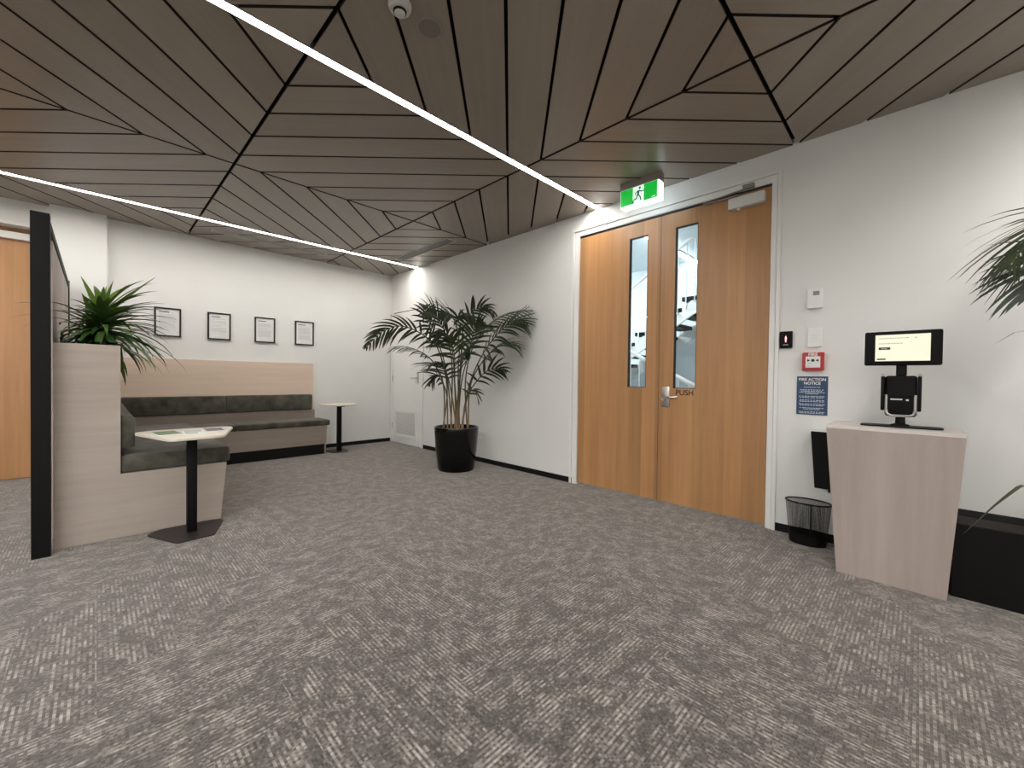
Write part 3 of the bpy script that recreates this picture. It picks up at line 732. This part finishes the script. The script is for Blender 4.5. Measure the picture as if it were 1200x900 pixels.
# ================================================================ TABLES AND WHAT LIES ON THEM
def hexa(cx, cy, rx, ry, rot, pts):
    out = []
    for a, b_ in pts:
        x, y = a*rx, b_*ry
        out.append((cx+x*math.cos(rot)-y*math.sin(rot), cy+x*math.sin(rot)+y*math.cos(rot)))
    return out
def round_poly(p, rad, n=5):
    out = []; m_ = len(p)
    for k in range(m_):
        a, b_, c = Vector(p[k-1]), Vector(p[k]), Vector(p[(k+1) % m_])
        u_, v_ = (a-b_).normalized(), (c-b_).normalized()
        s, e = b_+u_*rad, b_+v_*rad
        for q in range(n+1):
            t_ = q/n; out.append(tuple((1-t_)**2*s+2*t_*(1-t_)*b_+t_**2*e))
    return out
HEXP = [(-1, .45), (-.45, -1), (.55, -.95), (1, .5), (.55, .95), (-.6, 1.0)]
def side_table(cx, cy, top, foot, label, zt):
    t = thing('side_table', label, 'table', (cx, cy, 0), 'pedestal side tables')
    b = BM(); prism(b, [(x, y, zt-0.02) for x, y in round_poly(top, 0.05)], (0,0,0.02), 0.004, 2); obj('tabletop', b, M['tabletop'], t, True)
    b = BM(); prism(b, [(x, y, 0.0) for x, y in round_poly(foot, 0.03)], (0,0,0.009), 0.002, 1); obj('foot_plate', b, M['brown'], t)
    b = BM(); box(b, cx-.03, cx+.03, cy-.03, cy+.03, 0.009, zt-0.035, 0.006, 2); obj('column', b, M['bmetal'], t, True)
    b = BM(); box(b, cx-.05, cx+.05, cy-.09, cy+.09, zt-0.038, zt-0.02, 0.003, 1); obj('bracket', b, M['bmetal'], t)
    return t
TZ = 0.74
side_table(0.50, 3.84, [(0.185,4.12), (0.345,3.56), (0.66,3.60), (0.82,4.14), (0.74,4.20), (0.30,4.20)],
           [(0.25,3.955), (0.39,3.63), (0.61,3.65), (0.725,3.985), (0.66,4.035), (0.33,4.035)],
           'pale topped pedestal table with leaflets standing in front of the bench end', TZ)
side_table(2.665, 6.42, [(2.42,6.62), (2.47,6.25), (2.70,6.18), (2.92,6.33), (2.94,6.60), (2.75,6.72)],
           [(2.51,6.55), (2.54,6.32), (2.72,6.27), (2.83,6.42), (2.80,6.60), (2.62,6.64)],
           'pale topped pedestal table at the far right end of the back bench', TZ)
def flat_print(name, label, cat, cx, cy, w, d, rot, z, thick, base, patches):
    t = thing(name, label, cat, (cx, cy, z))
    def rp_(x0, x1, y0, y1):
        return [(cx+x*math.cos(rot)-y*math.sin(rot), cy+x*math.sin(rot)+y*math.cos(rot)) for x, y in ((x0,y0),(x1,y0),(x1,y1),(x0,y1))]
    b = BM(); prism(b, [(x, y, z) for x, y in rp_(-w/2, w/2, -d/2, d/2)], (0,0,thick)); obj('sheet', b, M[base], t)
    for nm, (x0, x1, y0, y1), mm in patches:
        b = BM(); prism(b, [(x, y, z+thick) for x, y in rp_(x0*w/2, x1*w/2, y0*d/2, y1*d/2)], (0,0,0.0006)); obj(nm, b, M[mm], t)
flat_print('booklet', 'green covered booklet lying on the left of the near table', 'booklet', 0.365, 3.93, .145, .24, 0.10, TZ, .004, 'paper', [('cover_print', (-.92,.92,-.94,.94), 'green_print')])
flat_print('leaflet', 'white leaflet with grey print lying in the middle of the near table', 'leaflet', 0.517, 3.90, .130, .26, -0.05, TZ, .003, 'paper', [('cover_print', (-.8,.8,-.2,.85), 'ink'), ('caption_print', (-.8,.3,-.7,-.5), 'inkb')])
flat_print('magazine', 'dark violet covered magazine lying on the right of the near table', 'magazine', 0.655, 3.96, .125, .25, -0.06, TZ, .005, 'paper', [('cover_print', (-.9,.9,-.92,.9), 'photo_print'), ('title_print', (-.7,.7,.5,.75), 'paper')])

# ================================================================ FRAMED NOTICES ON THE BACK WALL
FR = [(0.513, 0.780, 'black framed notice furthest left, partly behind the planter leaves'),
      (1.060, 1.326, 'second black framed notice from the left above the back bench'),
      (1.617, 1.884, 'third black framed notice from the left above the back bench'),
      (2.161, 2.437, 'rightmost black framed notice above the right end of the back bench')]
for n_, (x0, x1, lab) in enumerate(FR):
    z0, z1 = 1.655, 2.025; y = WY; t = thing('framed_notice', lab, 'picture frame', ((x0+x1)/2, WY, z0), 'framed notices on the back wall')
    e = 0.018; b = BM()
    for a in ((x0,x0+e,z0,z1), (x1-e,x1,z0,z1), (x0+e,x1-e,z0,z0+e), (x0+e,x1-e,z1-e,z1)): box(b, a[0], a[1], y-0.022, y, a[2], a[3], 0.002, 1)
    obj('frame', b, M['frameb'], t)
    b = BM(); box(b, x0+e, x1-e, y-0.010, y-0.002, z0+e, z1-e); obj('paper_sheet', b, M['paper'], t)
    b = BM(); rn = random.Random(n_)
    zz = z1-0.085
    while zz > z0+0.08:
        w = (x1-x0-0.09)*(rn.uniform(.45, 1.0) if rn.random() < .3 else rn.uniform(.9, 1.0))
        if rn.random() > 0.15: box(b, x0+0.045, x0+0.045+w, y-0.0106, y-0.010, zz, zz+0.0045)
        zz -= 0.0105
    o = obj('printed_lines', b, M['ink'], t); o['kind'] = 'stuff'
    b = BM(); box(b, x0+0.045, x0+0.045+(x1-x0)*.38, y-0.0106, y-0.010, z1-0.062, z1-0.052); obj('heading_print', b, M['inkb'], t)

# ================================================================ ON THE RIGHT WALL
def wall_unit(name, label, cat, y0, y1, z0, z1, depth, m, bev=0.003):
    t = thing(name, label, cat, (WX, (y0+y1)/2, z0))
    b = BM(); box(b, WX-depth, WX, y0, y1, z0, z1, bev, 2); obj('housing', b, m, t)
    return t
t = wall_unit('thermostat', 'white wall thermostat with small grey display, highest unit by the double door', 'thermostat', 0.520, 0.612, 1.732, 1.880, 0.028, M['plastic'])
b = BM(); box(b, WX-0.0295, WX-0.028, 0.538, 0.576, 1.828, 1.858); obj('display', b, M['lcd'], t)
t = wall_unit('light_switch', 'white switch plate on the wall above the red fire call point', 'switch', 0.520, 0.606, 1.443, 1.582, 0.014, M['plastic'])
for z in (1.498, 1.516, 1.534):
    b = BM(); box(b, WX-0.018, WX-0.014, 0.545, 0.582, z-0.006, z+0.006, 0.001, 1); obj('rocker', b, M['plastic'], t)
t = wall_unit('card_reader', 'black access card reader with red indicator beside the double door frame', 'card reader', 0.703, 0.787, 1.441, 1.573, 0.022, M['bmetal'], 0.006)
b = BM(); prism(b, [(WX-0.0228, 0.742, 1.485), (WX-0.0228, 0.749, 1.492), (WX-0.0228, 0.751, 1.525), (WX-0.0228, 0.744, 1.54), (WX-0.0228, 0.738, 1.52)], (0.001,0,0)); obj('indicator', b, M['redled'], t)
b = BM(); box(b, WX-0.0226, WX-0.0218, 0.728, 0.762, 1.465, 1.470); obj('label_print', b, M['ink'], t)
t = wall_unit('fire_call_point', 'red fire alarm call point with white face above the blue notice', 'fire alarm', 0.501, 0.634, 1.266, 1.402, 0.036, M['red'], 0.005)
b = BM(); box(b, WX-0.0385, WX-0.036, 0.522, 0.612, 1.288, 1.372, 0.002, 1); obj('press_plate', b, M['plastic'], t)
b = BM(); text(b, 'FIRE', 0.032, (WX-0.0365, 0.5675, 1.376), RX, RY, 0.001, bold=0.001); obj('lettering', b, M['paper'], t)
b = BM(); disc_x(b, WX-0.0395, WX-0.0385, 0.567, 1.342, 0.011)
for sg in (-1, 1):
    c = 0.567+sg*0.028
    prism(b, [(WX-0.0393, c-sg*0.012, 1.342), (WX-0.0393, c+sg*0.006, 1.352), (WX-0.0393, c+sg*0.006, 1.332)], (0.0008,0,0))
obj('press_symbol', b, M['inkb'], t)
b = BM(); box(b, WX-0.0393, WX-0.0385, 0.575, 0.598, 1.318, 1.324); box(b, WX-0.0393, WX-0.0385, 0.587, 0.603, 1.296, 1.302); obj('small_print', b, M['ink'], t)
t = wall_unit('fire_action_notice', 'navy blue fire action notice board below the red call point', 'sign', 0.477, 0.669, 0.932, 1.223, 0.005, M['blue'], 0.001)
xs = WX-0.0056
b = BM(); text(b, 'FIRE ACTION', 0.0285, (xs, 0.573, 1.190), RX, RY, 0.001, bold=0.0006); text(b, 'NOTICE', 0.0285, (xs, 0.573, 1.161), RX, RY, 0.001, bold=0.0006); obj('heading_lettering', b, M['paper'], t)
b = BM(); rn = random.Random(5); zz = 1.143
for w in (.6, 0, .9, .8, .95, .5, 0, .95, .9, 0, .9, .92, 0, .95, .88, 0, .9, .6, 0, .95, .9):
    if w:
        for seg_ in range(9):
            a0 = 0.573+0.085*w-seg_*0.17*w/9; box(b, xs-0.0004, xs+0.0004, a0-0.17*w/9*rn.uniform(.6, .92), a0, zz-0.0045, zz)
    zz -= 0.0098
o = obj('printed_lines', b, M['pale'], t); o['kind'] = 'stuff'
t = wall_unit('power_outlet', 'white power outlet low on the wall right of the palm pot', 'outlet', 4.285, 4.400, 0.325, 0.440, 0.012, M['plastic'])
b = BM()
for dy in (-.028, .028):
    for a, c in ((-.008, .006), (.008, .006), (0, -.012)): box(b, WX-0.0126, WX-0.012, 4.342+dy+a-.002, 4.342+dy+a+.002, .385+c-.005, .385+c+.005)
obj('socket_slots', b, M['inkb'], t)

# ================================================================ ON THE CEILING
SXF = 3.47
t = thing('exit_sign', 'lit green running man exit sign hanging over the double door', 'sign', (SXF+.05, 1.845, H))
b = BM(); box(b, SXF, SXF+.10, 1.655, 2.035, 2.945, H, 0.004, 2); obj('housing', b, M['trim_grey'], t)
b = BM(); box(b, SXF+.004, SXF+.096, 1.658, 2.032, 2.785, 2.945, 0.003, 2); obj('light_box', b, M['sign_white'], t)
xf = SXF+.0025
def sg_poly(bm, pts, x, th=0.001):   # pts in sign units: u to the reader's right, v up, both in metres from the sign's lower left
    prism(bm, [(x, 2.032-a, 2.785+c) for a, c in pts], (-th, 0, 0))
b = BM(); sg_poly(b, [(0.001,0.004),(0.372,0.004),(0.372,0.159),(0.001,0.159)], SXF+.004, 0.0015); obj('face_plate', b, M['sign_face'], t)
b = BM(); sg_poly(b, [(0.005,0.012),(0.128,0.012),(0.128,0.158),(0.005,0.158)], xf); obj('green_field', b, M['sign_green'], t)
b = BM(); sg_poly(b, [(0.236,0.012),(0.360,0.012),(0.360,0.158),(0.236,0.158)], xf)
obj('green_field', b, M['sign_green'], t)
def limb(bm, pts, w):
    for (a, c) in zip(pts, pts[1:]):
        d = Vector(c)-Vector(a); n_ = Vector((-d.y, d.x)).normalized()*w/2; d = d.normalized()*w*0.35
        sg_poly(bm, [tuple(Vector(a)-d-n_), tuple(Vector(c)+d-n_), tuple(Vector(c)+d+n_), tuple(Vector(a)-d+n_)], xf)
b = BM()
sg_poly(b, [(0.196+0.0115*math.cos(k*math.pi/7), 0.139+0.0115*math.sin(k*math.pi/7)) for k in range(14)], xf)
sg_poly(b, [(0.172,0.117),(0.196,0.122),(0.192,0.092),(0.186,0.076),(0.168,0.078)], xf)
limb(b, [(0.192,0.116),(0.212,0.103),(0.240,0.106)], 0.010)
limb(b, [(0.176,0.116),(0.156,0.104),(0.150,0.088)], 0.009)
limb(b, [(0.182,0.080),(0.202,0.055),(0.206,0.030)], 0.012)
limb(b, [(0.174,0.080),(0.164,0.050),(0.136,0.042)], 0.012)
sg_poly(b, [(0.112,0.012),(0.134,0.012),(0.142,0.032),(0.126,0.036)], xf)
obj('running_man', b, M['sign_man'], t)
b = BM(); sg_poly(b, [(0.31,0.022),(0.342,0.022),(0.342,0.026),(0.31,0.026)], xf-0.0012); sg_poly(b, [(0.335,0.026),(0.342,0.026),(0.342,0.034),(0.339,0.034)], xf-0.0012)
obj('maker_mark', b, M['sign_face'], t)

t = thing('smoke_detector', 'small white smoke detector on the ceiling at the top edge of the photo', 'smoke detector', (1.052, 1.85, H))
b = BM(); lathe(b, 1.052, 1.85, [(0, H), (0.056, H), (0.056, H-.012), (0.050, H-.026), (0.036, H-.032), (0, H-.032)], 32); obj('base', b, M['louvre'], t, True)
b = BM(); lathe(b, 1.052, 1.85, [(0, H-.032), (0.030, H-.032), (0.030, H-.036), (0.024, H-.050), (0.016, H-.055), (0, H-.056)], 28); obj('sensor_head', b, M['louvre'], t, True)
b = BM(); lathe(b, 1.052, 1.85, [(0.0305, H-.035), (0.033, H-.035), (0.030, H-.043), (0.027, H-.043)], 28); obj('sensor_slot', b, M['bmetal'], t, True)
t = thing('ceiling_speaker', 'round flush ceiling speaker beside the smoke detector', 'speaker', (1.232, 1.862, H))
b = BM(); lathe(b, 1.232, 1.862, [(0.058, H), (0.074, H), (0.074, H-.003), (0.068, H-.006), (0.060, H-.004), (0.058, H-.003)], 40); obj('trim_ring', b, M['ring'], t, True)
b = BM(); lathe(b, 1.232, 1.862, [(0, H), (0.058, H), (0.058, H-.003), (0, H-.003)], 40); obj('grille', b, M['speaker'], t)
def slot_vent(label, x0, x1, y0, y1, nblade, along):
    t = thing('ceiling_vent', label, 'vent', ((x0+x1)/2, (y0+y1)/2, H))
    z0 = H-0.006; e = 0.014; b = BM()
    for a in ((x0,x1,y0,y0+e), (x0,x1,y1-e,y1), (x0,x0+e,y0+e,y1-e), (x1-e,x1,y0+e,y1-e)): box(b, *a, z0, H)
    obj('vent_frame', b, M['louvre'], t)
    b = BM(); box(b, x0+e, x1-e, y0+e, y1-e, H-0.001, H); obj('duct_backing', b, M['black'], t)
    for k in range(nblade):
        b = BM()
        if along == 'y':
            x = x0+e+(x1-x0-2*e)*(k+1)/(nblade+1); prism(b, [(x-.004, y0+e, z0), (x+.003, y0+e, z0), (x+.006, y0+e, H-.001), (x-.001, y0+e, H-.001)], (0, y1-y0-2*e, 0))
        else:
            y = y0+e+(y1-y0-2*e)*(k+1)/(nblade+1); prism(b, [(x0+e, y-.004, z0), (x0+e, y+.003, z0), (x0+e, y+.006, H-.001), (x0+e, y-.001, H-.001)], (x1-x0-2*e, 0, 0))
        obj('vane', b, M['louvre'], t)
slot_vent('long slotted air vent in the ceiling near the right wall above the palm', 3.245, 3.405, 4.45, 5.80, 5, 'y')
slot_vent('long slotted air vent in the ceiling above the framed notices', 1.03, 2.45, 6.36, 6.47, 3, 'x')

# ================================================================ KIOSK, TABLET, BIN, WALL BOX
t = thing('kiosk_stand', 'tapered washed timber reception stand under the tablet', 'stand', (3.5, 0.11, 0))
KZ = 0.912
b = BM(); prism(b, [(3.25, .346, 0), (3.25, -.129, 0), (3.25, -.186, KZ-.02), (3.25, .412, KZ-.02)], (0.022,0,0), 0.001, 1); obj('front_panel', b, M['washk'], t)
b = BM(); prism(b, [(3.25, .414, KZ-.02), (3.25, -.188, KZ-.02), (3.70, -.188, KZ-.02), (3.70, .414, KZ-.02)], (0,0,0.02), 0.0015, 1); obj('top_board', b, M['washtop'], t)
for ya, yb in ((.346, .412), (-.129, -.186)):
    s = -1 if ya > 0 else 1; b = BM()
    prism(b, [(3.272, ya, 0), (3.272, yb, KZ-.02), (3.68, yb, KZ-.02), (3.68, ya, 0)], (0, s*0.02, 0)); obj('side_panel', b, M['washk'], t)
# tablet on its printer stand
kx, ky = 3.46, 0.078
t = thing('tablet_stand', 'black check in tablet on a printer stand on top of the kiosk', 'tablet', (kx, ky, KZ))
b = BM(); prism(b, [(x, y, KZ) for x, y in round_poly([(kx-.075, ky+.185), (kx-.075, ky-.185), (kx+.075, ky-.185), (kx+.075, ky+.185)], .05)], (0,0,0.008), 0.002, 1); obj('base_plate', b, M['bmetal'], t)
b = BM(); lathe(b, kx, ky, [(0, KZ+.008), (.045, KZ+.008), (.042, KZ+.016), (.024, KZ+.022), (.022, KZ+.06), (0, KZ+.06)], 24); obj('neck', b, M['bmetal'], t, True)
b = BM(); box(b, kx-.045, kx+.045, ky-.0715, ky+.0715, .978, 1.225, 0.016, 3); obj('printer_body', b, M['bmetal'], t, True)
for a0, a1 in ((ky+.072, ky+.090), (ky-.090, ky-.072)):
    b = BM(); box(b, kx-.05, kx+.03, a0, a1, 1.012, 1.222, 0.006, 2); obj('side_rail', b, M['bmetal'], t, True)
    b = BM(); box(b, kx-.048, kx-.02, a0+.001, a1-.001, 1.224, 1.238, 0.003, 2); obj('rail_cap', b, M['steel'], t, True)
b = BM(); path = [(kx-.050, ky+.064, 1.11), (kx-.050, ky+.064, 1.02), (kx-.049, ky+.059, .993), (kx-.049, ky+.04, .984), (kx-.049, ky-.04, .984), (kx-.049, ky-.059, .993), (kx-.050, ky-.064, 1.02), (kx-.050, ky-.064, 1.11)]
tube(b, path, 0.0075, 10); obj('chrome_hoop', b, M['steel'], t, True)
b = BM(); box(b, kx-.056, kx-.044, ky-.060, ky+.060, 1.10, 1.216, 0.004, 2); obj('printer_lid', b, M['bmetal'], t)
b = BM(); box(b, kx-.0465, kx-.0448, ky-.008, ky+.045, 1.078, 1.086); box(b, kx-.0465, kx-.0448, ky-.036, ky-.024, 1.074, 1.084); obj('printer_mark', b, M['alu'], t)
b = BM(); box(b, kx-.012, kx+.022, ky-.024, ky+.024, 1.225, 1.34, 0.005, 2); obj('tablet_neck', b, M['bmetal'], t)
b = BM(); box(b, kx-.03, kx-.008, ky-.172, ky+.172, 1.288, 1.498, 0.010, 3); obj('tablet_case', b, M['bmetal'], t, True)
xs = kx-.0308
b = BM(); box(b, xs, xs+.002, ky-.122, ky+.121, 1.315, 1.476); scr = obj('screen', b, M['screen'], t)
b = BM()
rn = random.Random(3)
for zz, w, a in ((1.452, .13, .105), (1.420, .10, .105)):
    y = ky+a
    while y > ky+a-w: l_ = rn.uniform(.006, .014); box(b, xs-.0006, xs, y-l_, y, zz, zz+.005); y -= l_+.003
box(b, xs-.0006, xs, ky-.062, ky-.056, 1.450, 1.458)
obj('screen_text', b, M['screen_ink'], scr)['kind'] = 'stuff'
b = BM(); box(b, xs-.0006, xs, ky+.052, ky+.105, 1.385, 1.400); box(b, xs-.0006, xs, ky+.072, ky+.112, 1.323, 1.331); obj('screen_button', b, M['inkb'], scr)
b = BM(); box(b, xs-.001, xs-.0006, ky+.066, ky+.094, 1.390, 1.394); obj('button_text', b, M['screen_ink'], scr)

# black box hung on the wall behind the stand
t = thing('wall_box', 'black steel box hung on the wall left of the timber stand', 'box', (3.7, .43, .42))
b = BM(); prism(b, [(3.60, .545, .828), (3.60, .30, .828), (3.60, .30, .427), (3.60, .517, .427)], (0.19,0,0), 0.003, 1); obj('housing', b, M['bmetal'], t)
b = BM(); box(b, 3.60, 3.79, .305, .54, .829, .836); obj('white_lid', b, M['plastic'], t)
b = BM(); box(b, 3.70, 3.79, .30, .44, .36, .426); obj('bracket', b, M['plastic'], t)
b = BM(); disc_x(b, 3.69, 3.70, .44, .40, .012); obj('bracket_screw', b, M['inkb'], t)

# wire mesh waste bin
bx, by = 3.672, 0.562
t = thing('waste_bin', 'black wire mesh waste bin on the carpet beside the double door', 'bin', (bx, by, 0))
def oval(k, n, z):
    q = z/0.305; rx, ry = 0.085+0.012*q, 0.112+0.027*q; a = 2*math.pi*k/n
    return Vector((bx+rx*math.cos(a), by+ry*math.sin(a), z))
b = BM(); n_ = 84; nz = 30
rows = [[b.verts.new(oval(k, n_, 0.075+0.225*j/nz)) for k in range(n_)] for j in range(nz+1)]
for j in range(nz):
    for k in range(n_): b.faces.new((rows[j][k], rows[j][(k+1) % n_], rows[j+1][(k+1) % n_], rows[j+1][k]))
bmesh.ops.wireframe(b, faces=b.faces[:], thickness=0.0027, use_replace=True, use_even_offset=False)
o = obj('wire_mesh', b, M['bmetal'], t); o['kind'] = 'stuff'
b = BM(); rows = [[b.verts.new(oval(k, 48, z)) for k in range(48)] for z in (0.0, 0.078)]
for k in range(48): b.faces.new((rows[0][k], rows[0][(k+1) % 48], rows[1][(k+1) % 48], rows[1][k]))
b.faces.new(rows[0][::-1]); obj('solid_base', b, M['bmetal'], t, True)
b = BM(); tube(b, [oval(k, 48, 0.302) for k in range(49)], 0.0055, 8, False); obj('rim', b, M['bmetal'], t, True)
b = BM(); tube(b, [oval(26, 48, .07), oval(26, 48, .30)], 0.003, 6); obj('seam', b, M['bmetal'], t)
